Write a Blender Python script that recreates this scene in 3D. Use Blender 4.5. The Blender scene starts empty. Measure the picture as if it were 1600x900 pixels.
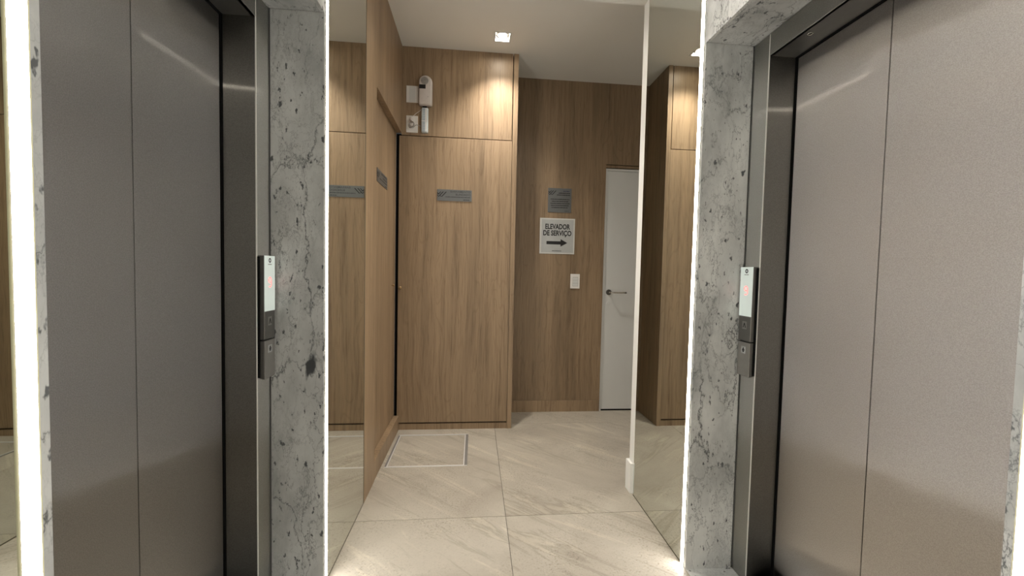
import bpy, bmesh, math, random
from mathutils import Vector, Matrix
C = bpy.context.scene.collection
random.seed(4)

# ------------------------------------------------------------------ camera
cd = bpy.data.cameras.new('camera')
cd.sensor_width = 36.0
cd.lens = 36.0 * 625.0 / 1600.0
cd.clip_start = 0.02
cam = bpy.data.objects.new('camera', cd)
R_ = Vector((0.99547124, -0.09268599, 0.02112647))
U_ = Vector((-0.01726725, 0.04224376, 0.99895811))
F_ = Vector((0.09348188, 0.99479886, -0.04045202))
M = Matrix((R_, U_, -F_)).transposed().to_4x4()
M.translation = Vector((0, 0, 1.21))
cam.matrix_world = M
C.objects.link(cam)
bpy.context.scene.camera = cam

# ------------------------------------------------------------------ world, exposure, light strengths
w = bpy.data.worlds.new('world'); bpy.context.scene.world = w
w.use_nodes = True
w.node_tree.nodes['Background'].inputs[0].default_value = (0.9, 0.95, 1.0, 1)
w.node_tree.nodes['Background'].inputs[1].default_value = 0.05
vs = bpy.context.scene.view_settings
vs.view_transform = 'Standard'; vs.look = 'None'; vs.gamma = 1.0; vs.use_curve_mapping = False
vs.exposure = 1.35
STRIP = 14.0          # emission of the white edge strips
STRIP_LAMP = 0.0
SPOT = 44.0           # watts of each recessed downlight
DISC = 45.0
DISC_ADDED = 600.0

# ------------------------------------------------------------------ measured planes (metres)
XL, XR = -0.5503, 0.8846          # corridor wall faces
XFL, XFR = -0.7389, 1.0854        # steel architrave planes
XDL, XDR = -0.8423, 1.1896        # lift door planes
YP, YJ = 1.5235, 1.4370           # far marble reveal, far steel jamb
YN, YJN = 0.5697, 0.6560          # near ones
ZO, ZH = 2.1197, 2.0385
YM = 2.0785                       # mirrors end
YW = 2.1460                       # right wall ends
YC, YB = 3.0357, 3.3887           # cabinet front, back wall
XC = 0.3006
ZC, ZS = 2.8310, 2.6600           # ceiling, lower lobby soffit
YBACK = -1.90

# ------------------------------------------------------------------ node materials
def mat(name):
    m = bpy.data.materials.new(name); m.use_nodes = True
    nt = m.node_tree; b = nt.nodes['Principled BSDF']
    return m, nt, b
def N(nt, kind, **kw):
    n = nt.nodes.new(kind)
    for k, v in kw.items():
        if k in n.inputs: n.inputs[k].default_value = v
        else: setattr(n, k, v)
    return n
def ramp(nt, src, stops, interp='LINEAR'):
    r = nt.nodes.new('ShaderNodeValToRGB'); cr = r.color_ramp; cr.interpolation = interp
    while len(cr.elements) < len(stops): cr.elements.new(0.5)
    for e, (p, c) in zip(cr.elements, stops):
        e.position = p; e.color = c if len(c) == 4 else (*c, 1)
    nt.links.new(src, r.inputs[0]); return r.outputs[0]
def coords(nt, scale=(1, 1, 1), loc=(0, 0, 0), rot=(0, 0, 0)):
    g = nt.nodes.new('ShaderNodeNewGeometry')
    mp = nt.nodes.new('ShaderNodeMapping')
    mp.inputs['Scale'].default_value = scale; mp.inputs['Location'].default_value = loc
    mp.inputs['Rotation'].default_value = rot
    nt.links.new(g.outputs['Position'], mp.inputs[0]); return mp.outputs[0]
def mixc(nt, fac, a, b, blend='MIX'):
    m = nt.nodes.new('ShaderNodeMix'); m.data_type = 'RGBA'; m.blend_type = blend
    for sock, v in ((0, fac), (6, a), (7, b)):
        if hasattr(v, 'links'): nt.links.new(v, m.inputs[sock])
        else: m.inputs[sock].default_value = v if sock == 0 or len(v) == 4 else (*v, 1)
    return m.outputs[2]
def bump(nt, b, src, strength, dist=0.001):
    bp = N(nt, 'ShaderNodeBump', Strength=strength, Distance=dist)
    nt.links.new(src, bp.inputs['Height']); nt.links.new(bp.outputs[0], b.inputs['Normal'])
def plain(name, col, rough=0.5, metal=0.0, spec=0.5, var=0.03, scale=30):
    m, nt, b = mat(name)
    n = N(nt, 'ShaderNodeTexNoise', Scale=scale, Detail=3.0)
    nt.links.new(coords(nt), n.inputs['Vector'])
    c = ramp(nt, n.outputs['Fac'], [(0.3, tuple(x * (1 - var) for x in col)), (0.7, tuple(min(1, x * (1 + var)) for x in col))])
    nt.links.new(c, b.inputs['Base Color'])
    b.inputs['Roughness'].default_value = rough; b.inputs['Metallic'].default_value = metal
    b.inputs['Specular IOR Level'].default_value = spec
    return m
def emit(name, col, s):
    m, nt, b = mat(name)
    b.inputs['Base Color'].default_value = (*[min(1, c * .9) for c in col], 1)
    b.inputs['Emission Color'].default_value = (*col, 1); b.inputs['Emission Strength'].default_value = s
    return m

def wood(name, base, loc=(0, 0, 0), contrast=1.0):
    m, nt, b = mat(name)
    v = coords(nt, (1, 1, 1), loc)
    # slow wander so the grain is not ruler straight
    wn = N(nt, 'ShaderNodeTexNoise', Scale=1.6, Detail=2.0); nt.links.new(v, wn.inputs['Vector'])
    add = nt.nodes.new('ShaderNodeVectorMath'); add.operation = 'MULTIPLY_ADD'
    add.inputs[1].default_value = (0.05, 0.05, 0.0)
    nt.links.new(wn.outputs['Color'], add.inputs[0]); nt.links.new(v, add.inputs[2])
    def layer(sx, sz, det, rough=0.6):
        mp = nt.nodes.new('ShaderNodeMapping'); mp.inputs['Scale'].default_value = (sx, sx, sz)
        nt.links.new(add.outputs[0], mp.inputs[0])
        n = N(nt, 'ShaderNodeTexNoise', Scale=1.0, Detail=det, Roughness=rough); nt.links.new(mp.outputs[0], n.inputs['Vector'])
        return n.outputs['Fac']
    def k(f): return tuple(x * (1 + (f - 1) * contrast) for x in base)
    c1 = ramp(nt, layer(7, 0.45, 4), [(0.32, k(0.80)), (0.5, k(1.0)), (0.68, k(1.17))])
    c2 = ramp(nt, layer(55, 1.3, 5, 0.7), [(0.30, (0.58, 0.54, 0.50)), (0.47, (0.96, 0.96, 0.96)), (0.7, (1.10, 1.10, 1.08))])
    c = mixc(nt, 0.85, c1, c2, 'MULTIPLY')
    c3 = ramp(nt, layer(190, 4.0, 3), [(0.34, (0.72, 0.70, 0.68)), (0.45, (1, 1, 1)), (1.0, (1.03, 1.03, 1.03))])
    c = mixc(nt, 0.7, c, c3, 'MULTIPLY')
    # sparse darker cathedral figures
    wv = N(nt, 'ShaderNodeTexNoise', Scale=1.0, Detail=1.0, Distortion=0.4)
    mp = nt.nodes.new('ShaderNodeMapping'); mp.inputs['Scale'].default_value = (9, 9, 0.9)
    nt.links.new(add.outputs[0], mp.inputs[0]); nt.links.new(mp.outputs[0], wv.inputs['Vector'])
    mm = nt.nodes.new('ShaderNodeMath'); mm.operation = 'PINGPONG'; mm.inputs[1].default_value = 0.045
    nt.links.new(wv.outputs['Fac'], mm.inputs[0])
    c4 = ramp(nt, mm.outputs[0], [(0.0, (0.84, 0.82, 0.80)), (0.012, (1, 1, 1)), (1, (1, 1, 1))])
    c = mixc(nt, 0.7, c, c4, 'MULTIPLY')
    nt.links.new(c, b.inputs['Base Color'])
    b.inputs['Roughness'].default_value = 0.42; b.inputs['Specular IOR Level'].default_value = 0.35
    bump(nt, b, layer(190, 4.0, 3), 0.25, 0.0006)
    return m

def marble(name, scale=1.0, loc=(0, 0, 0), dark=1.0, stretch=(1, 1, 0.5)):
    m, nt, b = mat(name)
    v = coords(nt, tuple(s * scale for s in stretch), loc)
    dn = N(nt, 'ShaderNodeTexNoise', Scale=7.0, Detail=6.0, Roughness=0.65); nt.links.new(v, dn.inputs['Vector'])
    vm = nt.nodes.new('ShaderNodeVectorMath'); vm.operation = 'MULTIPLY_ADD'; vm.inputs[1].default_value = (0.26, 0.26, 0.30)
    nt.links.new(dn.outputs['Color'], vm.inputs[0]); nt.links.new(v, vm.inputs[2])
    cl = N(nt, 'ShaderNodeTexNoise', Scale=5.0, Detail=6.0, Roughness=0.6); nt.links.new(v, cl.inputs['Vector'])
    base = ramp(nt, cl.outputs['Fac'], [(0.32, (0.36, 0.37, 0.365)), (0.5, (0.56, 0.57, 0.56)), (0.66, (0.70, 0.71, 0.695))])
    def veins(sc, wid, colr, seed):
        vo = N(nt, 'ShaderNodeTexVoronoi', Scale=sc); vo.feature = 'DISTANCE_TO_EDGE'
        mp = nt.nodes.new('ShaderNodeMapping'); mp.inputs['Location'].default_value = (seed, seed * 1.7, seed * .6)
        nt.links.new(vm.outputs[0], mp.inputs[0]); nt.links.new(mp.outputs[0], vo.inputs['Vector'])
        pn = N(nt, 'ShaderNodeTexNoise', Scale=4.5, Detail=4.0); nt.links.new(mp.outputs[0], pn.inputs['Vector'])
        msk = ramp(nt, pn.outputs['Fac'], [(0.40, (0, 0, 0)), (0.58, (1, 1, 1))])
        ln = ramp(nt, vo.outputs['Distance'], [(0.0, (1, 1, 1)), (wid, (0.25, 0.25, 0.25)), (wid * 2.6, (0, 0, 0))])
        mu = nt.nodes.new('ShaderNodeMath'); mu.operation = 'MULTIPLY'
        nt.links.new(msk, mu.inputs[0]); nt.links.new(ln, mu.inputs[1]); return mu.outputs[0]
    c = mixc(nt, veins(2.6, 0.008, None, 5.9), base, (0.06, 0.065, 0.07))
    c = mixc(nt, veins(5.0, 0.010, None, 3.1), c, (0.09, 0.095, 0.10))
    c = mixc(nt, veins(11.0, 0.012, None, 7.7), c, (0.22, 0.225, 0.23))
    c = mixc(nt, veins(26.0, 0.02, None, 1.3), c, (0.33, 0.335, 0.34))
    # dark mineral specks and blots
    sp = N(nt, 'ShaderNodeTexNoise', Scale=52.0, Detail=3.0, Roughness=0.55); nt.links.new(v, sp.inputs['Vector'])
    spm = ramp(nt, sp.outputs['Fac'], [(0.63, (0, 0, 0)), (0.68, (1, 1, 1))])
    c = mixc(nt, spm, c, (0.10, 0.105, 0.11))
    bl = N(nt, 'ShaderNodeTexNoise', Scale=11.0, Detail=4.0, Roughness=0.5); nt.links.new(v, bl.inputs['Vector'])
    blm = ramp(nt, bl.outputs['Fac'], [(0.70, (0, 0, 0)), (0.74, (1, 1, 1))])
    c = mixc(nt, blm, c, (0.07, 0.075, 0.08))
    c = mixc(nt, 1.0, c, (dark, dark, dark), 'MULTIPLY')
    nt.links.new(c, b.inputs['Base Color'])
    b.inputs['Roughness'].default_value = 0.28; b.inputs['Specular IOR Level'].default_value = 0.4
    return m

def steel(name, col, rough, aniso=0.97, sharp=0.35):
    m, nt, b = mat(name)
    g = nt.nodes.new('ShaderNodeNewGeometry')
    # tangent = normal x up: reflections spread sideways, stay tight vertically
    cr = nt.nodes.new('ShaderNodeVectorMath'); cr.operation = 'CROSS_PRODUCT'
    cr.inputs[1].default_value = (0.0, 0.0001, 1)
    nt.links.new(g.outputs['True Normal'], cr.inputs[0])
    nt.links.new(cr.outputs[0], b.inputs['Tangent'])
    v = coords(nt, (1, 1, 1))
    n = N(nt, 'ShaderNodeTexNoise', Scale=420.0, Detail=2.0); nt.links.new(v, n.inputs['Vector'])
    lo = tuple(x * (1 - 0.16) for x in col); hi = tuple(min(1, x * 1.12) for x in col)
    c = ramp(nt, n.outputs['Fac'], [(0.3, lo), (0.7, hi)])
    n2 = N(nt, 'ShaderNodeTexNoise', Scale=2.2, Detail=2.0); nt.links.new(v, n2.inputs['Vector'])
    c2 = ramp(nt, n2.outputs['Fac'], [(0.3, (0.95, 0.94, 0.93)), (0.7, (1.0, 1.0, 1.0))])
    c = mixc(nt, 1.0, c, c2, 'MULTIPLY')
    nt.links.new(c, b.inputs['Base Color'])
    b.inputs['Metallic'].default_value = 1.0; b.inputs['Roughness'].default_value = rough
    b.inputs['Anisotropic'].default_value = aniso
    if sharp:
        gl = nt.nodes.new('ShaderNodeBsdfAnisotropic')
        gl.inputs['Roughness'].default_value = 0.19; gl.inputs['Anisotropy'].default_value = 0.93
        tv = N(nt, 'ShaderNodeCombineXYZ'); tv.inputs[2].default_value = 1.0
        nt.links.new(tv.outputs[0], gl.inputs['Tangent']); nt.links.new(c, gl.inputs['Color'])
        mx = nt.nodes.new('ShaderNodeMixShader'); mx.inputs[0].default_value = sharp
        out = nt.nodes['Material Output']
        nt.links.new(b.outputs[0], mx.inputs[1]); nt.links.new(gl.outputs[0], mx.inputs[2]); nt.links.new(mx.outputs[0], out.inputs[0])
    return m

def stone(name):
    m, nt, b = mat(name)
    v = coords(nt, (1, 1, 1))
    oi = nt.nodes.new('ShaderNodeObjectInfo')
    of = nt.nodes.new('ShaderNodeVectorMath'); of.operation = 'MULTIPLY_ADD'; of.inputs[1].default_value = (9, 7, 5)
    cmb = nt.nodes.new('ShaderNodeCombineXYZ')
    for i in range(3): nt.links.new(oi.outputs['Random'], cmb.inputs[i])
    nt.links.new(cmb.outputs[0], of.inputs[0]); nt.links.new(v, of.inputs[2]); v = of.outputs[0]
    n1 = N(nt, 'ShaderNodeTexNoise', Scale=2.2, Detail=6.0, Roughness=0.6, Distortion=0.6); nt.links.new(v, n1.inputs['Vector'])
    base = ramp(nt, n1.outputs['Fac'], [(0.3, (0.37, 0.33, 0.275)), (0.5, (0.44, 0.40, 0.335)), (0.72, (0.50, 0.46, 0.39))])
    # long slanting strata
    mr = nt.nodes.new('ShaderNodeMapping'); mr.inputs['Rotation'].default_value = (0, 0, math.radians(40)); nt.links.new(v, mr.inputs[0])
    mp = nt.nodes.new('ShaderNodeMapping'); mp.inputs['Scale'].default_value = (1.1, 8.0, 1)
    nt.links.new(mr.outputs[0], mp.inputs[0])
    n2 = N(nt, 'ShaderNodeTexNoise', Scale=1.0, Detail=7.0, Roughness=0.62, Distortion=1.1); nt.links.new(mp.outputs[0], n2.inputs['Vector'])
    st = ramp(nt, n2.outputs['Fac'], [(0.36, (1.20, 1.20, 1.18)), (0.43, (1, 1, 1)), (0.55, (1, 1, 1)), (0.60, (0.80, 0.79, 0.77)), (0.64, (1.08, 1.08, 1.06))])
    n4 = N(nt, 'ShaderNodeTexNoise', Scale=1.1, Detail=2.0); nt.links.new(v, n4.inputs['Vector'])
    c = mixc(nt, ramp(nt, n4.outputs['Fac'], [(0.36, (0.2, 0.2, 0.2)), (0.52, (1, 1, 1))]), base, mixc(nt, 1.0, base, st, 'MULTIPLY'))
    # fine pitting
    n3 = N(nt, 'ShaderNodeTexNoise', Scale=110.0, Detail=3.0, Roughness=0.7); nt.links.new(v, n3.inputs['Vector'])
    n5 = N(nt, 'ShaderNodeTexNoise', Scale=3.0, Detail=3.0); nt.links.new(v, n5.inputs['Vector'])
    pit = ramp(nt, n3.outputs['Fac'], [(0.34, (0.62, 0.60, 0.56)), (0.44, (1, 1, 1)), (0.58, (1, 1, 1)), (0.68, (1.20, 1.19, 1.15))])
    c = mixc(nt, ramp(nt, n5.outputs['Fac'], [(0.42, (0.25, 0.25, 0.25)), (0.6, (0.95, 0.95, 0.95))]), c, mixc(nt, 1.0, c, pit, 'MULTIPLY'))
    nt.links.new(c, b.inputs['Base Color'])
    b.inputs['Roughness'].default_value = 0.42; b.inputs['Specular IOR Level'].default_value = 0.4
    bump(nt, b, n3.outputs['Fac'], 0.12, 0.0006)
    return m

WB = (0.315, 0.222, 0.138)
m_wood = wood('oak_veneer', WB)
m_wood2 = wood('oak_veneer_lower', WB, (3.3, 1.2, 0.7))
m_wood3 = wood('oak_veneer_side', WB, (7.1, 5.2, 2.7))
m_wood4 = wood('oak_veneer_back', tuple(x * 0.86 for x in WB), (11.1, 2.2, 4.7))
m_marble = marble('white_marble')
m_marble2 = marble('white_marble_veined', 1.0, (4.2, 1.9, 0.35), 1.22)
m_marble3 = marble('white_marble_soffit', 1.0, (8.2, 3.9, 2.3), 1.0, (1, .7, 1))
m_steel = steel('brushed_steel', (0.42, 0.415, 0.395), 0.33)
m_door = steel('linen_steel', (0.60, 0.57, 0.545), 0.30, 1.0, 0.35)
m_door_shaded = steel('linen_steel_shaded', (0.285, 0.278, 0.268), 0.28, 1.0, 0.45)  # same door steel as the right, its darker reflections put into the colour
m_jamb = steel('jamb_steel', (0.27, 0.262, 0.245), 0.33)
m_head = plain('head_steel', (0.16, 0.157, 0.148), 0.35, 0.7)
m_cornersteel = plain('corner_steel_glint', (0.85, 0.84, 0.80), 0.45, 0.2)  # pale, nearly matte colour carrying the bright glint of the steel edge
m_joint = plain('joint_filler', (0.09, 0.09, 0.088), 0.8)
m_dark = plain('dark_gap', (0.006, 0.006, 0.006), 0.8, 0, 0.1)
m_mirror, nt_, b_ = mat('mirror_silver')
b_.inputs['Base Color'].default_value = (0.72, 0.74, 0.70, 1); b_.inputs['Metallic'].default_value = 1; b_.inputs['Roughness'].default_value = 0.0
m_mirror_edge = plain('mirror_edge', (0.10, 0.09, 0.06), 0.4)
m_ceil = plain('ceiling_paint', (0.76, 0.745, 0.70), 0.9, 0, 0.2, 0.01, 4)
m_wall = plain('wall_paint', (0.88, 0.88, 0.85), 0.7, 0, 0.3, 0.01, 4)
m_white = plain('white_lacquer', (0.66, 0.665, 0.65), 0.35, 0, 0.4, 0.01, 6)
m_plastic = plain('white_plastic', (0.78, 0.76, 0.73), 0.35)
m_plastic2 = plain('grey_plastic', (0.40, 0.38, 0.36), 0.5)
m_stone = stone('beige_porcelain')
m_grout = plain('grout', (0.11, 0.10, 0.085), 0.9)
m_chrome = plain('polished_steel', (0.75, 0.73, 0.70), 0.18, 1.0)
m_trim = plain('hatch_steel', (0.74, 0.73, 0.71), 0.35, 0.15)
m_trimdark = plain('hatch_channel', (0.26, 0.25, 0.24), 0.5, 0.2)
m_brass = plain('aged_brass', (0.50, 0.36, 0.20), 0.3, 1.0)
m_darkmetal = plain('dark_nickel', (0.16, 0.15, 0.14), 0.28, 1.0)
m_black = plain('black_print', (0.008, 0.008, 0.009), 0.45)
m_plaque = plain('grey_plaque', (0.155, 0.16, 0.16), 0.38, 0.5)
m_ink = plain('engraved_ink', (0.045, 0.047, 0.05), 0.5)
m_sign = plain('sign_grey', (0.42, 0.43, 0.425), 0.45)
m_signedge = plain('sign_border', (0.60, 0.60, 0.57), 0.4)
m_led = emit('strip_diffuser', (1.0, 0.965, 0.925), STRIP)
m_ledrim = plain('cream_rim', (0.80, 0.77, 0.55), 0.4)  # cream tone of the narrow edges beside each diffuser
m_lamp = emit('lamp_disc', (1.0, 0.93, 0.80), DISC)
m_lamp_added = emit('added_lamp_disc', (1.0, 0.93, 0.80), DISC_ADDED)  # for the two added downlights out of view
m_refl = plain('lamp_reflector', (0.80, 0.80, 0.80), 0.30, 0.6)
m_panel_white = emit('display_white', (0.80, 0.90, 0.86), 0.07)
m_red = emit('red_display', (1.0, 0.06, 0.05), 1.6)
m_pinkish = emit('red_halo', (1.0, 0.35, 0.33), 0.45)
m_sidesteel = plain('panel_side_steel', (0.20, 0.195, 0.185), 0.42, 0.9)
m_panelsteel = plain('panel_face_steel', (0.36, 0.35, 0.33), 0.40, 0.85)
m_leadgrey = plain('grey_lead', (0.33, 0.30, 0.27), 0.5)
m_glass = plain('clear_led_cover', (0.62, 0.68, 0.70), 0.12)
m_ledcell = plain('led_cells', (0.28, 0.34, 0.42), 0.3)
m_aged = plain('aged_white_plastic', (0.66, 0.61, 0.58), 0.22)

# ------------------------------------------------------------------ geometry helpers
class MB:
    def __init__(s): s.v = []; s.f = []
    def box(s, x0, x1, y0, y1, z0, z1):
        x0, x1 = sorted((x0, x1)); y0, y1 = sorted((y0, y1)); z0, z1 = sorted((z0, z1))
        i = len(s.v)
        s.v += [(x, y, z) for z in (z0, z1) for y in (y0, y1) for x in (x0, x1)]
        s.f += [(i, i+2, i+3, i+1), (i+4, i+5, i+7, i+6), (i, i+1, i+5, i+4), (i+2, i+6, i+7, i+3), (i, i+4, i+6, i+2), (i+1, i+3, i+7, i+5)]
        return s
    def prism(s, pts, o, u, v, n, d):
        """outline pts in the plane (o,u,v), thickness d along n"""
        i = len(s.v); k = len(pts)
        o, u, v, n = map(Vector, (o, u, v, n))
        for dd in (0, d):
            for a, b in pts: s.v.append(tuple(o + u * a + v * b + n * dd))
        s.f.append(tuple(range(i, i + k))); s.f.append(tuple(range(i + 2 * k - 1, i + k - 1, -1)))
        for j in range(k):
            j2 = (j + 1) % k; s.f.append((i + j, i + k + j, i + k + j2, i + j2))
        return s
    def build(s, name, m, parent=None, bevel=0.0, seg=2, smooth=False):
        me = bpy.data.meshes.new(name); me.from_pydata(s.v, [], s.f); me.update()
        bm = bmesh.new(); bm.from_mesh(me); bmesh.ops.recalc_face_normals(bm, faces=bm.faces)
        if bevel: bmesh.ops.bevel(bm, geom=list(bm.edges), offset=bevel, segments=seg, affect='EDGES', profile=0.6)
        bm.to_mesh(me); bm.free()
        if smooth:
            for p in me.polygons: p.use_smooth = True
        me.materials.append(m)
        o = bpy.data.objects.new(name, me); C.objects.link(o)
        if parent: put(o, parent)
        return o
def put(o, parent):
    o.parent = parent
    o.matrix_parent_inverse = parent_world(parent).inverted()
def parent_world(p):
    m = Matrix.LocRotScale(p.location, p.rotation_euler, p.scale)
    if p.parent: m = parent_world(p.parent) @ p.matrix_parent_inverse @ m
    return m
def box(name, m, b, parent=None, bevel=0.0, seg=2):
    return MB().box(*b).build(name, m, parent, bevel, seg)
def empty(name, loc):
    o = bpy.data.objects.new(name, None); o.location = loc; o.empty_display_size = 0.1; C.objects.link(o); return o
def tag(o, label, cat, group=None):
    o['label'] = label; o['category'] = cat
    if group: o['group'] = group
    return o
def lab(o, label): o['label'] = label; return o
def struct(o, label=None):
    o['kind'] = 'structure'
    if label: o['label'] = label
    return o
def lathe(name, prof, m, origin, axis, parent=None, seg=28):
    """prof = [(radius, along)] turned round axis through origin"""
    ax = Vector(axis).normalized(); t = Vector((0, 0, 1)) if abs(ax.z) < .9 else Vector((1, 0, 0))
    u = ax.cross(t).normalized(); v = ax.cross(u); o = Vector(origin)
    mb = MB()
    for r, a in prof:
        for k in range(seg):
            an = 2 * math.pi * k / seg
            mb.v.append(tuple(o + ax * a + (u * math.cos(an) + v * math.sin(an)) * r))
    for i in range(len(prof) - 1):
        for k in range(seg):
            k2 = (k + 1) % seg; mb.f.append((i*seg+k, i*seg+k2, (i+1)*seg+k2, (i+1)*seg+k))
    mb.f.append(tuple(range(seg))); mb.f.append(tuple((len(prof)-1)*seg + k for k in reversed(range(seg))))
    ob = mb.build(name, m, parent)
    for p in ob.data.polygons: p.use_smooth = len(p.vertices) == 4
    return ob
def to_mesh(name, cu):
    t = bpy.data.objects.new('tmp', cu); C.objects.link(t)
    dg = bpy.context.evaluated_depsgraph_get(); dg.update()
    me = bpy.data.meshes.new_from_object(t.evaluated_get(dg)); me.name = name
    bpy.data.objects.remove(t); bpy.data.curves.remove(cu)
    o = bpy.data.objects.new(name, me); C.objects.link(o); return o
def tube(name, pts, r, m, parent=None):
    cu = bpy.data.curves.new(name, 'CURVE'); cu.dimensions = '3D'; cu.bevel_depth = r; cu.bevel_resolution = 3; cu.use_fill_caps = True
    sp = cu.splines.new('BEZIER'); sp.bezier_points.add(len(pts) - 1)
    for bp, p in zip(sp.bezier_points, pts):
        bp.co = p; bp.handle_left_type = bp.handle_right_type = 'AUTO'
    cu.materials.append(m)
    o = to_mesh(name, cu)
    if parent: put(o, parent)
    return o
# drawing planes: origin point, right, up, normal (towards the viewer)
class Plane:
    def __init__(s, o, r, n): s.o = Vector(o); s.r = Vector(r); s.u = Vector((0, 0, 1)); s.n = Vector(n)
    def at(s, a, z, d=0): return s.o + s.r * a + s.u * z + s.n * d
    def poly(s, name, pts, m, parent, d0, t=0.0004):
        return MB().prism(pts, s.o + s.n * d0, s.r, s.u, s.n, t).build(name, m, parent)
    def rect(s, name, a0, a1, z0, z1, m, parent=None, d0=0.0, t=0.002, bevel=0.0):
        return MB().prism([(a0, z0), (a1, z0), (a1, z1), (a0, z1)], s.o + s.n * d0, s.r, s.u, s.n, t).build(name, m, parent, bevel)
    def text(s, name, body, size, a, z, m, parent, d, align='CENTER', width=None, bold=0.0, sx=1.0):
        cu = bpy.data.curves.new(name, 'FONT'); cu.body = body; cu.size = size; cu.align_x = align; cu.align_y = 'CENTER'
        cu.extrude = 0.0002; cu.offset = bold; cu.resolution_u = 3; cu.materials.append(m)
        if width:
            t = bpy.data.objects.new('x', cu); C.objects.link(t)
            bpy.context.view_layer.update(); wd = max(t.dimensions.x, 1e-5)
            C.objects.unlink(t); bpy.data.objects.remove(t); sx = width / wd
        me_o = to_mesh(name, cu)
        mt = Matrix((s.r * sx, s.u, s.n)).transposed().to_4x4(); mt.translation = s.at(a, z, d)
        if parent:
            me_o.parent = parent; me_o.matrix_parent_inverse = parent_world(parent).inverted()
        me_o.matrix_basis = mt
        return me_o
BACK = Plane((0, YB, 0), (1, 0, 0), (0, -1, 0))
CAB = Plane((0, YC, 0), (1, 0, 0), (0, -1, 0))

# ------------------------------------------------------------------ floor
fl = box('floor', m_grout, (-1.25, 2.25, YBACK, 3.62, -0.06, -0.004)); struct(fl, 'beige stone-look porcelain tiled floor')
gx, gy, tl, g = 0.1734, 1.9264, 1.199, 0.0013
X0s = [gx - tl, gx, gx + tl]
for i in range(-1, 2):
    for j in range(-4, 2):
        x0, x1 = gx + i * tl, gx + (i + 1) * tl
        y0, y1 = gy + j * tl, gy + (j + 1) * tl
        if i == -1 and j == 0:
            mb = MB()      # the tile round the access hatch
            hx0, hx1, hy0, hy1 = -0.531, -0.026, 2.451, 2.938
            mb.box(x0+g, hx0, y0+g, y1-g, -0.004, 0); mb.box(hx1, x1-g, y0+g, y1-g, -0.004, 0)
            mb.box(hx0, hx1, y0+g, hy0, -0.004, 0); mb.box(hx0, hx1, hy1, y1-g, -0.004, 0)
            mb.build('tile', m_stone, fl); continue
        xx0, xx1, yy0, yy1 = max(x0 + g, -1.2), min(x1 - g, 2.2), max(y0 + g, YBACK), min(y1 - g, 3.6)
        if xx1 > xx0 and yy1 > yy0:
            box('tile', m_stone, (xx0, xx1, yy0, yy1, -0.004, 0), fl)
# access hatch let into the floor
ha = empty('floor_hatch', (-0.2785, 2.6945, 0)); tag(ha, 'square tiled floor access hatch with steel rim before the cabinet', 'floor hatch')
box('tile_inset', m_stone, (-0.512, -0.052, 2.466, 2.920, -0.004, 0.0004), ha)
for b in ((-0.531, -0.026, 2.451, 2.457), (-0.531, -0.026, 2.932, 2.938)):
    box('rim_bar', m_trim, (b[0], b[1], b[2], b[3], -0.004, 0.0025), ha)
for b in ((-0.531, -0.526), (-0.031, -0.026)):
    box('rim_bar', m_trimdark, (b[0], b[1], 2.457, 2.932, -0.004, 0.002), ha)
for b in ((-0.519, -0.513), (-0.051, -0.045)):
    box('inset_edge', m_trim, (b[0], b[1], 2.459, 2.930, -0.004, 0.002), ha)
for b in ((-0.513, -0.051, 2.459, 2.465), (-0.513, -0.051, 2.924, 2.930)):
    box('inset_edge', m_trim, (*b, -0.004, 0.002), ha)
lab(box('channel', m_trimdark, (-0.526, -0.031, 2.457, 2.932, -0.0039, -0.001), ha), 'grey channel between rim and tile')
a_, b2_ = Vector((-0.46, 2.79, 0)), Vector((-0.235, 2.47, 0))

# ------------------------------------------------------------------ ceilings
DLX, DLY, DLH = 0.164, 2.832, 0.056
ce = MB()
ce.box(-1.25, DLX-DLH, YW, 3.62, ZC, ZC+.1); ce.box(DLX+DLH, 2.25, YW, 3.62, ZC, ZC+.1)
ce.box(DLX-DLH, DLX+DLH, YW, DLY-DLH, ZC, ZC+.1); ce.box(DLX-DLH, DLX+DLH, DLY+DLH, 3.62, ZC, ZC+.1)
cl = ce.build('ceiling', m_ceil); struct(cl, 'painted plasterboard ceiling of the hall')
def ceiling_with_hole(x0, x1, y0, y1, z0, z1, holes):
    mb = MB(); ys = sorted(holes, key=lambda h: h[1]); yc = y0
    for hx, hy, h in ys:
        mb.box(x0, x1, yc, hy-h, z0, z1); mb.box(x0, hx-h, hy-h, hy+h, z0, z1); mb.box(hx+h, x1, hy-h, hy+h, z0, z1); yc = hy+h
    mb.box(x0, x1, yc, y1, z0, z1); return mb
LOB = [(0.167, -0.75, DLH), (0.22, 1.99, DLH)]  # wells for the two added downlights
so = ceiling_with_hole(-1.25, 2.25, YBACK, YW, ZS, ZC+.1, LOB).build('ceiling_soffit', m_ceil, cl)
lab(so, 'lowered ceiling over the lift lobby')

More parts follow.
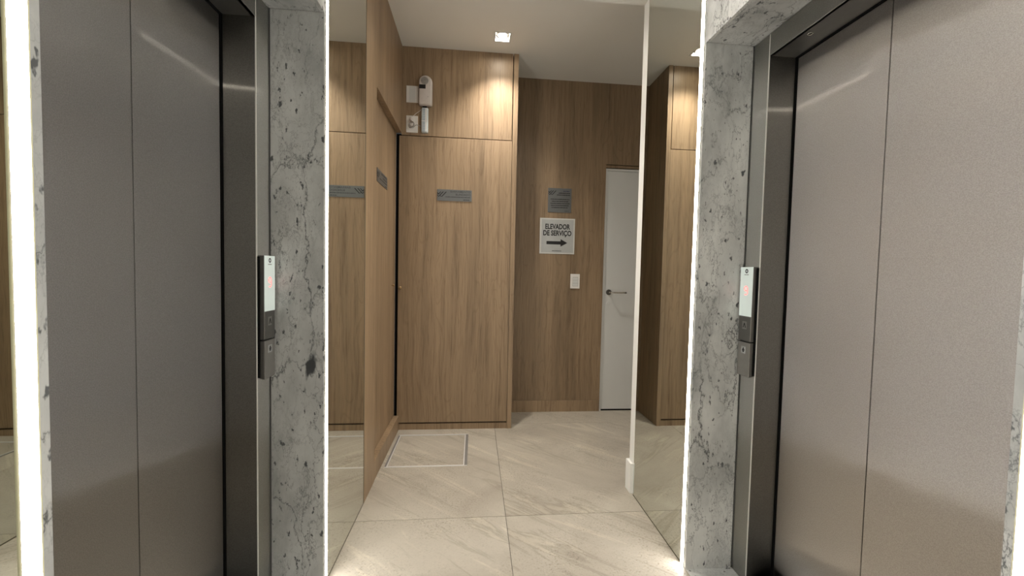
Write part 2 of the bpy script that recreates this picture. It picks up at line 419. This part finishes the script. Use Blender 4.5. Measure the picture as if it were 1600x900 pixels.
def downlight(x, y, z, label, watts, m_lamp=m_lamp, lr=0.038):
    t = empty('downlight', (x, y, z)); tag(t, label, 'downlight')
    h = DLH; mb = MB()
    o, i_ = h + 0.004, h - 0.007
    for b in ((-o, o, -o, -i_), (-o, o, i_, o), (-o, -i_, -i_, i_), (i_, o, -i_, i_)):
        mb.box(x+b[0], x+b[1], y+b[2], y+b[3], z-0.003, z-0.0002)
    mb.build('trim_ring', m_white, t)
    mb = MB()      # square white well
    for b in ((-h, h, -h, -h+.004), (-h, h, h-.004, h), (-h, -h+.004, -h+.004, h-.004), (h-.004, h, -h+.004, h-.004)):
        mb.box(x+b[0], x+b[1], y+b[2], y+b[3], z, z+0.035)
    mb.box(x-h, x+h, y-h, y+h, z+.035, z+.04)
    mb.build('well', m_refl, t)
    lathe('reflector', [(0.048, 0.0), (0.046, 0.010), (lr + .002, 0.0105), (lr + .004, -0.001)], m_refl, (x, y, z+.010), (0, 0, 1), t)
    lathe('lamp', [(lr - .006, -0.003), (lr, 0.0), (lr + .001, 0.004)], m_lamp, (x, y, z+.0120), (0, 0, 1), t)
    ld = bpy.data.lights.new('lamp_beam', 'SPOT'); ld.energy = watts; ld.color = (1.0, 0.93, 0.83)
    ld.spot_size = math.radians(104); ld.spot_blend = 1.0; ld.shadow_soft_size = 0.03
    lo = bpy.data.objects.new('lamp_beam', ld); lo.location = (x, y, z + 0.003); C.objects.link(lo)
    put(lo, t)
    return t
downlight(DLX, DLY, ZC, 'square recessed downlight lit in the ceiling before the oak cabinet', SPOT)
downlight(0.167, -0.75, ZS, 'added unseen square downlight in the lobby ceiling behind the camera', SPOT * .6, m_lamp_added, 0.024)  # unseen lamp added for lobby brightness and door reflections
downlight(0.22, 1.99, ZS, 'added unseen square downlight at the front edge of the lowered lobby ceiling', SPOT * .45, m_lamp_added, 0.024)  # unseen lamp added for the door streak and the bright wall end

# ------------------------------------------------------------------ walls either side of the lift lobby
def side(s, X, XF, XD, mar, wallname, mirlabel):
    """s = -1 left, +1 right"""
    def bx(x0, x1, *r): return (min(x0, x1), max(x0, x1)) + tuple(r)
    out = X + s * 0.42
    T = 0.0125
    wl = MB()
    yend = 2.075 if s < 0 else YW
    face = X + s * 0.004
    wl.box(*bx(face, out, YP + T + .0005, yend, 0, ZS))
    wo = wl.build(wallname, m_wall); struct(wo)
    box('near_pier', m_wall, bx(face, out, YBACK, YN - T - .0005, 0, ZS), wo)
    box('lintel', m_wall, bx(X + s * T, out, YN - T, YP + T, ZO + T, ZS), wo)
    # marble cladding: reveals, soffit, face over the opening
    lab(box('marble_slab', mar, bx(X, XF, YP, YP + T, 0, ZO), wo), 'veined white marble reveal beside lift doors')
    lab(box('marble_slab', mar, bx(X, XF, YN - T, YN, 0, ZO), wo), 'veined white marble reveal at near side of lift')
    box('marble_slab', m_marble3, bx(X + s*T, XF, YN, YP, ZO + .0006, ZO + T), wo)
    box('marble_slab', mar, bx(X, X + s*T, YN - T, YP + T, ZO + 0.0012, ZS), wo)
    # joint lines
    box('joint', m_joint, bx(XF - s*.0045, XF, YP - 0.0015, YP, 0, ZO), wo)
    # threshold
    lab(box('marble_threshold', m_marble2, bx(X + s*.002, XF - s*.001, YN, YP - .0005, -0.002, 0.0015), wo), 'marble threshold slab')
    # mirrors
    ml = {-1: ('far', 'near')}
    for (y0, y1, lb) in ((YP + .040, YM - .004, mirlabel[0]), (0.0, YN - .040, mirlabel[1])):
        mo = empty('wall_mirror', (X, (y0+y1)/2, 0)); tag(mo, lb, 'mirror')
        box('mirror_glass', m_mirror, bx(X, X + s*.0035, y0, y1, 0.006, ZS), mo)
        box('mirror_edge', m_mirror_edge, bx(X - s*.0002, X + s*.0036, y0, y1, 0, 0.006), mo)
    # light strips between marble and mirror
    for (ya, yb, rim, lb) in ((YP + T + .0025, YP + .038, 'far', mirlabel[2]), (YN - .038, YN - T - .0025, 'near', mirlabel[3])):
        so = empty('light_strip', (X, (ya+yb)/2, 0)); tag(so, lb, 'light strip', None)
        box('diffuser', m_led, bx(X - s*.0012, X + s*.0035, ya, yb, 0.002, ZS - .002), so)
        for e in (ya - .002, yb):
            box('profile_edge', m_ledrim, bx(X - s*.0015, X + s*.0035, e, e + .002, 0.0, ZS - .001), so)
    return wo
WL = side(-1, XL, XFL, XDL, m_marble, 'wall_left',
     ('tall frameless mirror on left wall between light strip and oak panelling', 'tall frameless mirror at extreme left edge before the left lift',
      'white light strip right of the left lift, beside the mirror', 'broad glaring white light strip at the far left edge of view'))
WR = side(1, XR, XFR, XDR, m_marble2, 'wall_right',
     ('tall frameless mirror on right wall reflecting the oak cabinet', 'tall frameless mirror on right wall nearer than the right lift',
      'white light strip between right mirror and right lift marble', 'white light strip at the near side of the right lift'))
# ---- right wall end and its return
box('return_wall', m_wall, (XR + .42, 2.25, YW - .15, YW, 0, ZC), WR)
bb = box('baseboard_right', m_wall, (XR - 0.012, XR + 0.0038, YM + .012, YW + 0.012, 0, 0.168), None, 0.0015); struct(bb, 'white baseboard at end of right wall')
box('baseboard_return', m_wall, (XR + 0.0038, 2.2, YW, YW + 0.012, 0, 0.168), bb)
wr2 = box('wall_far_right', m_wall, (2.2, 2.25, YW, 3.6, 0, ZC)); struct(wr2)
wb = box('wall_behind', m_wall, (-1.2, 2.2, YBACK - .05, YBACK, 0, ZS)); struct(wb)

# ------------------------------------------------------------------ lifts
def lift(s, X, XF, XD, label):
    def bx(x0, x1, *r): return (min(x0, x1), max(x0, x1)) + tuple(r)
    t = empty('elevator_entrance', (XD, (YJ+YJN)/2, 0)); tag(t, label, 'elevator')
    dm = m_door if s > 0 else m_door_shaded
    # architrave: strips facing the corridor and a header
    box('architrave', m_steel, bx(XF, XF + s*.012, YJ + .0022, YP - .0035, 0, ZO - .001), t)
    box('architrave', m_steel, bx(XF, XF + s*.012, YN, YJN, 0, ZO - .001), t)
    box('header', m_steel, bx(XF, XF + s*.012, YJN, YJ, ZH, ZO - .001), t)
    lab(box('corner_edge', m_cornersteel, bx(XF - s*.0012, XF + s*.0022, YJ - .0006, YJ + .0022, 0, ZO - .001), t), 'steel edge with its glint put into a pale colour')
    box('corner_edge', m_chrome, bx(XF - s*.0004, XF + s*.001, YJN, YJ - .0005, ZH - .0006, ZH + .0006), t)
    # reveals
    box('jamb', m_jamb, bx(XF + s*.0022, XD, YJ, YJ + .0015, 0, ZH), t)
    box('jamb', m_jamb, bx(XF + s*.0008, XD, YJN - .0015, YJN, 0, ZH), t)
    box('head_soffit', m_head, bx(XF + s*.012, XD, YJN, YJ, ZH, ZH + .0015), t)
    # leaves
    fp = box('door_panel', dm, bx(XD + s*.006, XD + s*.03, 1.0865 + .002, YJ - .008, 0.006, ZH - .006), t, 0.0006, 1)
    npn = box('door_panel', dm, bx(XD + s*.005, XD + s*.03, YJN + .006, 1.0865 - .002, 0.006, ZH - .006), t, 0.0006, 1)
    box('door_void', m_dark, bx(XD + s*.031, XD + s*.05, YJN - .05, YJ + .05, 0, ZH + .06), t)
    for b in ((YJ - .0075, YJ + .02), (YJN - .02, YJN + .0055)):
        box('gap_strip', m_dark, bx(XD + s*.002, XD + s*.03, b[0], b[1], 0, ZH + .02), t)  # black strips in the narrow gap round the leaves
    box('gap_strip', m_dark, bx(XD + s*.002, XD + s*.03, YJN + .0055, YJ - .0075, ZH - .0055, ZH + .02), t)
    box('sill', m_steel, bx(XF, XD + s*.03, YJN, YJ, -.002, 0.003), t)
    # door eye in the head soffit
    cx = XF + s * 0.033
    lathe('sensor_ring', [(0.009, 0), (0.009, 0.0025), (0.0065, 0.0025), (0.0065, 0.0005)], m_chrome, (cx, 1.292, ZH), (0, 0, -1), t)
    lathe('sensor_lens', [(0.0064, 0), (0.0064, 0.001)], m_dark, (cx, 1.292, ZH), (0, 0, -1), t)
    return t
lift(-1, XL, XFL, XDL, 'left lift entrance with brushed steel doors, shade put into their colour, in a marble surround')
lift(1, XR, XFR, XDR, 'right lift entrance with pale linen-textured steel doors and head sensor')

# ---- call panels
def call_panel(s, XF, label, y0=1.4425, y1=1.5135):
    t = empty('call_panel', (XF, (y0+y1)/2, 0.818)); tag(t, label, 'call panel')
    D = 0.0215
    r = (0, 1, 0) if s < 0 else (0, -1, 0); n = (-s, 0, 0)
    P = Plane((XF, 0, 0), r, n)
    a0, a1 = (y0, y1) if s < 0 else (-y1, -y0)
    def blk(name, z0, z1, wedge0=0, wedge1=0):
        mb = MB(); i = 0
        # back edge shorter than the front face, as the case tapers
        pts = [(a0, z0 + wedge0, 0), (a1, z0 + wedge0, 0), (a1, z1 - wedge1, 0), (a0, z1 - wedge1, 0), (a0, z0, D), (a1, z0, D), (a1, z1, D), (a0, z1, D)]
        mb.v = [tuple(P.at(a, z, d)) for a, z, d in pts]
        mb.f = [(0, 3, 2, 1), (4, 5, 6, 7), (0, 1, 5, 4), (1, 2, 6, 5), (2, 3, 7, 6), (3, 0, 4, 7)]
        return mb.build(name, m_sidesteel, t, 0.0008, 1)
    blk('case', 0.957, 1.248); lab(blk('lower_case', 0.818, 0.953, 0.006, 0), 'lighter steel lower module')
    box('case_back', m_dark, (min(XF, XF - s*.008), max(XF, XF - s*.008), y0 - .004, y1 + .001, 0.826, 1.244), t)
    fu = P.rect('face_plate', a0 + .0015, a1 - .0006, 0.959, 1.0545, m_sidesteel, t, D, 0.0006)
    fl_ = P.rect('face_plate', a0 + .0015, a1 - .0006, 0.820, 0.951, m_panelsteel, t, D, 0.0006)
    eg = (a0, a0 + .0018) if s < 0 else (a1 - .0018, a1)
    P.rect('edge_highlight', eg[0], eg[1], 0.820, 0.951, m_chrome, t, D, 0.0009)
    P.rect('edge_highlight', eg[0], eg[1], 0.959, 1.054, m_chrome, t, D, 0.0007)
    dp = P.rect('display', a0, a1, 1.055, 1.248, m_panel_white, t, D, 0.0016, 0.0003)
    am = (a0 + a1) / 2; d = D + 0.0018
    # ring emblem with small caption
    ring = []
    mb = MB(); k = 20; ro, ri = 0.0085, 0.0038
    for j in range(k):
        an = 2*math.pi*j/k; an2 = 2*math.pi*(j+1)/k
        q = [(am + math.cos(an)*ri, 1.232 + math.sin(an)*ri), (am + math.cos(an)*ro, 1.232 + math.sin(an)*ro), (am + math.cos(an2)*ro, 1.232 + math.sin(an2)*ro), (am + math.cos(an2)*ri, 1.232 + math.sin(an2)*ri)]
        mb.prism(q, P.at(0, 0, d), P.r, P.u, P.n, 0.0003)
    mb.build('emblem', m_black, dp)
    for j in range(6):
        P.rect('caption', am - .012 + j*.0041, am - .0092 + j*.0041, 1.2165, 1.2195, m_darkmetal, dp, d, 0.0002)
    # dot matrix 9
    rows = ["01110", "10001", "10001", "01111", "00001", "00001", "01110"]
    mb = MB(); mh = MB()
    for ri_, row in enumerate(rows):
        for ci, ch in enumerate(row):
            if ch == '1':
                a = am + (ci - 2) * 0.0047; z = 1.1555 - (ri_ - 3) * 0.0052
                mb.prism([(a-.0013, z-.0013), (a+.0013, z-.0013), (a+.0013, z+.0013), (a-.0013, z+.0013)], P.at(0, 0, d + .0002), P.r, P.u, P.n, 0.0002)
                mh.prism([(a-.0023, z-.0026), (a+.0023, z-.0026), (a+.0023, z+.0026), (a-.0023, z+.0026)], P.at(0, 0, d), P.r, P.u, P.n, 0.0001)
    lab(mb.build('digit', m_red, dp), 'red dot-matrix 9'); mh.build('digit_glow', m_pinkish, dp)
    # arrow button
    bt = P.rect('button', am - .0125, am + .0125, 1.004, 1.0345, m_panelsteel, t, D + .0006, 0.0012, 0.0003)
    zc = 1.019
    P.poly('arrow', [(am-.0085, zc-.009), (am-.0045, zc-.009), (am, zc+.004), (am+.0045, zc-.009), (am+.0085, zc-.009), (am+.0022, zc+.0095), (am-.0022, zc+.0095)], m_black, bt, D + .002)
    b2 = P.rect('button', am - .0125, am + .0125, 0.908, 0.935, m_sign, t, D + .0006, 0.0012, 0.0003)
    lab(b2, 'small pale square button')
    zc = 0.9215
    mb = MB()
    for da, dz, wa, hz in ((0, .006, .003, .003), (-.004, 0, .0022, .004), (.004, 0, .0022, .004), (0, -.006, .0045, .0022), (0, 0, .0015, .0015)):
        mb.prism([(am+da-wa, zc+dz-hz), (am+da+wa, zc+dz-hz), (am+da+wa, zc+dz+hz), (am+da-wa, zc+dz+hz)], P.at(0, 0, D + .002), P.r, P.u, P.n, 0.0003)
    mb.build('symbol', m_black, b2)
    return t
call_panel(-1, XFL, 'call panel with red 9 on white display beside the left lift')
call_panel(1, XFR, 'call panel with red 9 on white display beside the right lift')

# ------------------------------------------------------------------ oak panelling with recessed door on the left
XI = XL - 0.038
t = empty('recessed_cupboard', (XL, 2.56, 0)); tag(t, 'oak wall unit with recessed flush door left of the corner cabinet', 'cupboard')
box('stile', m_wood3, (XL - .06, XL + .001, YM - .003, 2.289, 0, ZC), t)
box('edge_strip', m_mirror_edge, (XL - .06, XL + .0012, YM - .0042, YM - .0031, 0, ZC), t)
box('top_panel', m_wood3, (XL - .06, XL, 2.2895, YC - .0003, 2.208, ZC), t)
box('plinth', m_wood3, (XL - .06, XL - .001, 2.2895, YC - .0005, 0, 0.110), t)
dr = box('door', m_wood3, (XI - .02, XI, 2.292, 2.957, 0.113, 2.205), t, 0.0006, 1)
box('filler_strip', m_wood2, (XI - .02, XI + .001, 2.9595, YC - .001, 0.1105, 2.2075), t)
box('back_panel', m_dark, (XI - .022, XI - .0205, 2.289, YC - .001, 0.11, 2.208), t)
lathe('knob', [(0.003, 0), (0.003, 0.010), (0.008, 0.012), (0.0085, 0.017), (0.006, 0.021)], m_brass, (XI, 2.914, 1.096), (1, 0, 0), dr)

# ------------------------------------------------------------------ tall oak cabinet
t = empty('oak_cabinet', (-0.14, YC + .17, 0)); tag(t, 'full-height oak cabinet with grey plaque across the end of the lobby', 'cabinet')
box('body', m_dark, (-0.548, 0.262, YC + .021, YB - .001, 0.0, ZC - .001), t)
box('side_panel', m_wood, (0.2655, XC, YC - .0025, YB - .0005, 0, ZC), t)
box('upper_panel', m_wood, (XL, 0.2585, YC, YC + .02, 2.1955, ZC), t, 0.0007, 1)
box('shadow_gap', m_dark, (-0.5895, -0.5485, YC + .021, YC + .03, 0, 2.2075), t)
dr = box('door', m_wood2, (-0.5665, 0.2635, YC, YC + .02, 0.055, 2.190), t, 0.0007, 1)
box('plinth', m_wood2, (-0.5665, 0.2650, YC + .0015, YC + .02, 0, 0.0445), t)
lathe('knob', [(0.004, 0), (0.004, 0.010), (0.010, 0.012), (0.011, 0.018), (0.007, 0.023)], m_brass, (-0.546, YC, 1.075), (0, -1, 0), dr)

# ---- plaques
def logo(P, a, z, h, m, parent, d):
    """two folded slanting bars and a cut chevron at the left"""
    w = h
    def bar(x, z0, z1, th): return [(a + x, z + z1), (a + x + th, z + z1), (a + x + th - (z1 - z0) * 0.9, z + z0), (a + x - (z1 - z0) * .9, z + z0)]
    P.poly('emblem', [(a, z+h*.86), (a+h*.30, z+h*.62), (a+h*.62, z+h), (a+h*.80, z+h), (a+h*.34, z+h*.40), (a+h*.22, z+h*.40), (a, z+h*.62)], m, parent, d)
    P.poly('emblem', [(a, z+h*.46), (a+h*.27, z+h*.10), (a+h*1.08, z+h), (a+h*1.32, z+h), (a+h*.38, z-h*.02), (a+h*.22, z-h*.02), (a, z+h*.26)], m, parent, d)
    P.poly('emblem', [(a+h*.62, z+h*.30), (a+h*.82, z+h*.04), (a+h*1.68, z+h), (a+h*1.92, z+h), (a+h*.98, z-h*.02), (a+h*.74, z-h*.02), (a+h*.52, z+h*.22)], m, parent, d)
def dashes(P, a0, a1, z, h, m, parent, d, seed, name='fine_print'):
    rnd = random.Random(seed); mb = MB(); a = a0
    while a < a1 - .002:
        wd = rnd.uniform(.0025, .0065); b = min(a + wd, a1)
        mb.prism([(a, z), (b, z), (b, z + h), (a, z + h)], P.at(0, 0, d), P.r, P.u, P.n, 0.0002)
        a = b + rnd.choice((.0006, .0008, .002))
    return mb.build(name, m, parent)
def long_plaque(P, a0, a1, z0, z1, label, l1, l2, seed):
    t = P.rect('plaque', a0, a1, z0, z1, m_plaque, None, 0.0, 0.003, 0.0006); tag(t, label, 'plaque')
    W = a1 - a0; H = z1 - z0; d = 0.0031
    logo(P, a0 + .001, z0 + H * .36, H * .44, m_black, t, d)
    P.text('lettering', l1, H * .24, a1 - W * .035, z0 + H * .82, m_ink, t, d, 'RIGHT', W * .58, 0.0001)
    P.text('lettering', l2, H * .24, a1 - W * .035, z0 + H * .57, m_ink, t, d, 'RIGHT', W * .43, 0.0003)
    dashes(P, a0 + W * .24, a1 - W * .035, z0 + H * .31, H * .085, m_ink, t, d, seed)
    dashes(P, a0 + W * .76, a1 - W * .06, z0 + H * .10, H * .055, m_black, t, d, seed + 1)
    return t
long_plaque(CAB, -0.288, -0.032, 1.727, 1.811, 'long grey plaque with black emblem on the oak cabinet door', 'BARRAMENTO', 'BLINDADO', 3)
RP = Plane((XI, 0, 0), (0, 1, 0), (1, 0, 0))
long_plaque(RP, 2.462, 2.739, 1.733, 1.812, 'grey plaque on the recessed oak door, seen almost edge-on', 'BARRAMENTO', 'BLINDADO', 9)

# ---- siren, light bar, plates
def rrect(P, a0, a1, z0, z1, r, rt):
    pts = []
    for cx, cz, rr, s0 in ((a1-r, z0+r, r, -90), (a1-rt, z1-rt, rt, 0), (a0+rt, z1-rt, rt, 90), (a0+r, z0+r, r, 180)):
        for k in range(9):
            an = math.radians(s0 + k * 90 / 8); pts.append((cx + rr*math.cos(an), cz + rr*math.sin(an)))
    return pts
def dome(name, P, outline, d0, D, m, parent, inset=0.012, steps=5):
    """softly rounded shell from an outline"""
    cx = sum(p[0] for p in outline)/len(outline); cz = sum(p[1] for p in outline)/len(outline)
    mb = MB(); k = len(outline); wd = max(p[0] for p in outline) - cx; hd = max(p[1] for p in outline) - cz
    rings = []
    for i in range(steps + 1):
        an = i / steps * math.pi / 2; off = inset * (1 - math.cos(an)); dep = d0 + D * 0.45 + D * 0.55 * math.sin(an)
        rings.append((off, dep))
    rings.insert(0, (0, d0))
    for off, dep in rings:
        for a, z in outline: mb.v.append(tuple(P.at(cx + (a-cx) * (1 - off/wd), cz + (z-cz) * (1 - off/hd), dep)))
    for i in range(len(rings) - 1):
        for j in range(k):
            j2 = (j+1) % k; mb.f.append((i*k+j, i*k+j2, (i+1)*k+j2, (i+1)*k+j))
    mb.f.append(tuple(range(k))); mb.f.append(tuple((len(rings)-1)*k + j for j in range(k)))
    return mb.build(name, m, parent, smooth=True)
t = empty('alarm_sounder', (-0.378, YC, 2.405)); tag(t, 'white rounded sounder with grille and dark window on the upper cabinet', 'alarm')
dome('housing', CAB, rrect(CAB, -0.427, -0.330, 2.405, 2.618, 0.014, 0.047), 0, 0.045, m_aged, t)
lathe('grille', [(0.028, 0), (0.028, 0.0014), (0.026, 0.0022)], m_plastic2, CAB.at(-0.383, 2.574, 0.0445), (0, -1, 0), t)
mb = MB()
for i in range(-4, 5):
    for j in range(-4, 5):
        if i*i + j*j < 18:
            a = -0.383 + i*.0056; z = 2.574 + j*.0056
            mb.prism([(a-.0014, z-.0014), (a+.0014, z-.0014), (a+.0014, z+.0014), (a-.0014, z+.0014)], CAB.at(0, 0, .0467), CAB.r, CAB.u, CAB.n, .0003)
g_ = mb.build('grille_hole', m_darkmetal, t); g_['kind'] = 'stuff'
CAB.rect('window', -0.422, -0.376, 2.517, 2.546, m_black, t, 0.0405, 0.0052)
lathe('button', [(0.0035, 0), (0.003, .001)], m_plastic2, CAB.at(-0.358, 2.462, 0.045), (0, -1, 0), t)
box('bracket', m_dark, (-0.40, -0.37, YC - .012, YC, 2.394, 2.4055), t)
t = empty('emergency_light', (-0.382, YC, 2.215)); tag(t, 'slim clear emergency light bar hanging below the white sounder', 'emergency light')
dome('cover', CAB, rrect(CAB, -0.407, -0.358, 2.213, 2.3935, 0.008, 0.008), 0, 0.026, m_glass, t, 0.006, 3)
for z0, z1 in ((2.222, 2.291), (2.298, 2.386)):
    CAB.rect('cell_strip', -0.397, -0.380, z0, z1, m_ledcell, t, 0.0262, 0.0004)
    CAB.rect('cell_strip', -0.377, -0.370, z0, z1, m_plastic, t, 0.0262, 0.0004)
    mb = MB(); n_ = int((z1-z0)/.0062)
    for k in range(n_):
        z = z0 + .003 + k*.0062
        mb.prism([(-.396, z), (-.381, z), (-.381, z+.0025), (-.396, z+.0025)], CAB.at(0, 0, .0267), CAB.r, CAB.u, CAB.n, .0003)
    mb.build('cells', m_glass, t)['kind'] = 'stuff'
CAB.rect('band', -0.406, -0.359, 2.2925, 2.2965, m_plastic, t, 0.0262, 0.0016)
t = CAB.rect('wall_plate', -0.518, -0.4335, 2.430, 2.549, m_plastic, None, 0, 0.006, 0.0012); tag(t, 'blank white wall plate left of the sounder', 'wall plate')
CAB.rect('insert', -0.498, -0.4545, 2.434, 2.545, m_white, t, 0.006, 0.0008)
t = empty('power_outlet', (-0.475, YC, 2.214)); tag(t, 'white power outlet with plugs and coiled lead under the blank plate', 'power outlet')
CAB.rect('plate', -0.517, -0.4335, 2.214, 2.335, m_plastic, t, 0, 0.006, 0.0012)
lathe('socket', [(0.021, 0), (0.021, .002), (0.018, .0024)], m_white, CAB.at(-0.4755, 2.263, 0.006), (0, -1, 0), t)
pl = empty('power_plug', (-0.48, YC - .01, 2.29)); tag(pl, 'pair of white plugs with looped lead in the high outlet', 'plug')
lathe('plug_body', [(0.013, 0), (0.014, .012), (0.011, .030), (0.006, .034)], m_aged, CAB.at(-0.480, 2.304, 0.0065), (0, -1, 0), pl)
lathe('plug_body', [(0.013, 0), (0.014, .010), (0.011, .022), (0.006, .026)], m_aged, CAB.at(-0.476, 2.262, 0.0085), (0, -1, 0), pl)
pts = []
for k in range(19):
    an = k * 2*math.pi/6.2; r = 0.019 + 0.004*math.sin(k*2.1)
    pts.append(tuple(CAB.at(-0.477 + r*math.cos(an)*.85, 2.262 + r*math.sin(an)*1.15, 0.026 + 0.006*math.sin(k*1.3))))
tube('lead', [tuple(CAB.at(-0.480, 2.304, .038))] + pts + [tuple(CAB.at(-0.44, 2.267, .016)), tuple(CAB.at(-0.418, 2.262, .008)), tuple(CAB.at(-0.407, 2.262, .008))], 0.0022, m_leadgrey, pl)
tube('lead', [tuple(CAB.at(-0.476, 2.31, .035)), tuple(CAB.at(-0.458, 2.335, .018)), tuple(CAB.at(-0.445, 2.352, .008)), tuple(CAB.at(-0.42, 2.372, .006)), tuple(CAB.at(-0.398, 2.395, .005))], 0.0018, m_aged, pl)

# ------------------------------------------------------------------ back wall
w_ = box('wall_back', m_wall, (-1.2, 2.25, YB + .09, YB + .15, 0, ZC)); struct(w_)
box('wood_panel', m_wood4, (XC, 1.1095, YB, YB + .02, 0.102, ZC), w_)
box('wood_panel', m_wood4, (1.1097, 2.2, YB, YB + .02, 2.150, ZC), w_)
box('panel_core', m_dark, (XC, 1.105, YB + .0205, YB + .0895, 0.0, ZC), w_)
box('panel_core', m_dark, (1.105, 2.2, YB + .0205, YB + .0895, 2.16, ZC), w_)
sk = box('baseboard_back', m_wood2, (XC, 1.1095, YB - .0008, YB + .02, 0, 0.1), None); struct(sk, 'oak veneer baseboard below the back panelling')
# white door
dd = empty('door_1', (1.5, YB + .02, 0)); struct(dd, 'plain white flush door set in the oak panelling')
box('door_leaf', m_white, (1.128, 1.93, YB + .0185, YB + .055, 0.012, 2.098), dd, 0.001, 1)
fr = box('door_frame', m_white, (1.1105, 1.127, YB + .007, YB + .06, 0, 2.116), dd)
box('door_frame', m_white, (1.127, 1.95, YB + .007, YB + .06, 2.099, 2.116), dd)
box('door_frame', m_white, (1.932, 1.95, YB + .007, YB + .06, 0, 2.116), dd)
box('head_strip', m_wood4, (1.1105, 2.2, YB + .004, YB + .02, 2.1225, 2.143), dd)
box('head_gap', m_dark, (1.1105, 2.2, YB + .0125, YB + .02, 2.1165, 2.1495), dd)
box('bottom_gap', m_dark, (1.128, 1.93, YB + .016, YB + .05, 0.0, 0.0115), dd)
hd = lathe('handle', [(0.025, 0), (0.025, 0.007), (0.022, 0.009)], m_darkmetal, (1.171, YB + .0185, 1.049), (0, -1, 0), dd); lab(hd, 'brushed lever handle on round rose')
tube('lever', [(1.171, YB + .012, 1.049), (1.171, YB - .030, 1.049), (1.182, YB - .040, 1.049), (1.21, YB - .042, 1.049), (1.305, YB - .040, 1.049)], 0.0075, m_chrome, hd)
lathe('lever_tip', [(0.0078, 0), (0.0078, .012)], m_darkmetal, (1.298, YB - .0401, 1.049), (1, 0, 0), hd)
lathe('keyhole', [(0.016, 0), (0.016, 0.003), (0.014, 0.004)], m_white, (1.171, YB + .0185, 0.955), (0, -1, 0), hd)
# switch
t = empty('light_switch', (0.8625, YB, 1.077)); tag(t, 'white three-gang switch plate left of the white door', 'switch')
BACK.rect('plate', 0.822, 0.903, 1.0775, 1.2025, m_plastic, t, 0, 0.006, 0.0012)
for z in (1.098, 1.124, 1.150):
    BACK.rect('rocker', 0.842, 0.886, z, z + .0235, m_white, t, 0.006, 0.0022, 0.0006)
BACK.rect('recess', 0.8405, 0.8885, 1.096, 1.1765, m_plastic2, t, 0.0058, 0.0007)
# square plaque
t = BACK.rect('plaque', 0.609, 0.812, 1.724, 1.929, m_plaque, None, 0, 0.003, 0.0006); tag(t, 'square dark grey plaque above the elevator sign', 'plaque')
d = 0.0031
logo(BACK, 0.612, 1.872, 0.036, m_black, t, d)
m_blueink = plain('dark_blue_ink', (0.012, 0.014, 0.07), 0.5)
dashes(BACK, 0.740, 0.795, 1.901, .006, m_blueink, t, d, 11)
dashes(BACK, 0.700, 0.798, 1.884, .007, m_black, t, d, 12)
dashes(BACK, 0.685, 0.798, 1.868, .007, m_black, t, d, 13)
for k, (a, b) in enumerate(((.632, .795), (.640, .788), (.632, .798), (.636, .790), (.640, .780))):
    dashes(BACK, a, b, 1.832 - k * .0175, .007, m_black, t, d, 20 + k)
dashes(BACK, 0.755, 0.795, 1.735, .004, m_ink, t, d, 31)
# ELEVADOR DE SERVIÇO
t = BACK.rect('direction_sign', 0.546, 0.849, 1.371, 1.674, m_signedge, None, 0, 0.003, 0.0006); tag(t, 'square grey sign reading ELEVADOR DE SERVIÇO with arrow', 'sign')
BACK.rect('inner_panel', 0.560, 0.838, 1.382, 1.664, m_sign, t, 0.0031, 0.0005)
d = 0.0038
BACK.text('lettering', 'ELEVADOR', 0.060, 0.697, 1.601, m_black, t, d, 'CENTER', 0.215, 0.0021)
BACK.text('lettering', 'DE SERVIÇO', 0.060, 0.697, 1.546, m_black, t, d, 'CENTER', 0.245, 0.0021)
BACK.poly('arrow', [(0.605, 1.452), (0.727, 1.452), (0.727, 1.434), (0.786, 1.466), (0.727, 1.498), (0.727, 1.479), (0.605, 1.479)], m_black, t, d)
dashes(BACK, 0.655, 0.735, 1.394, .006, m_ink, t, d, 41)
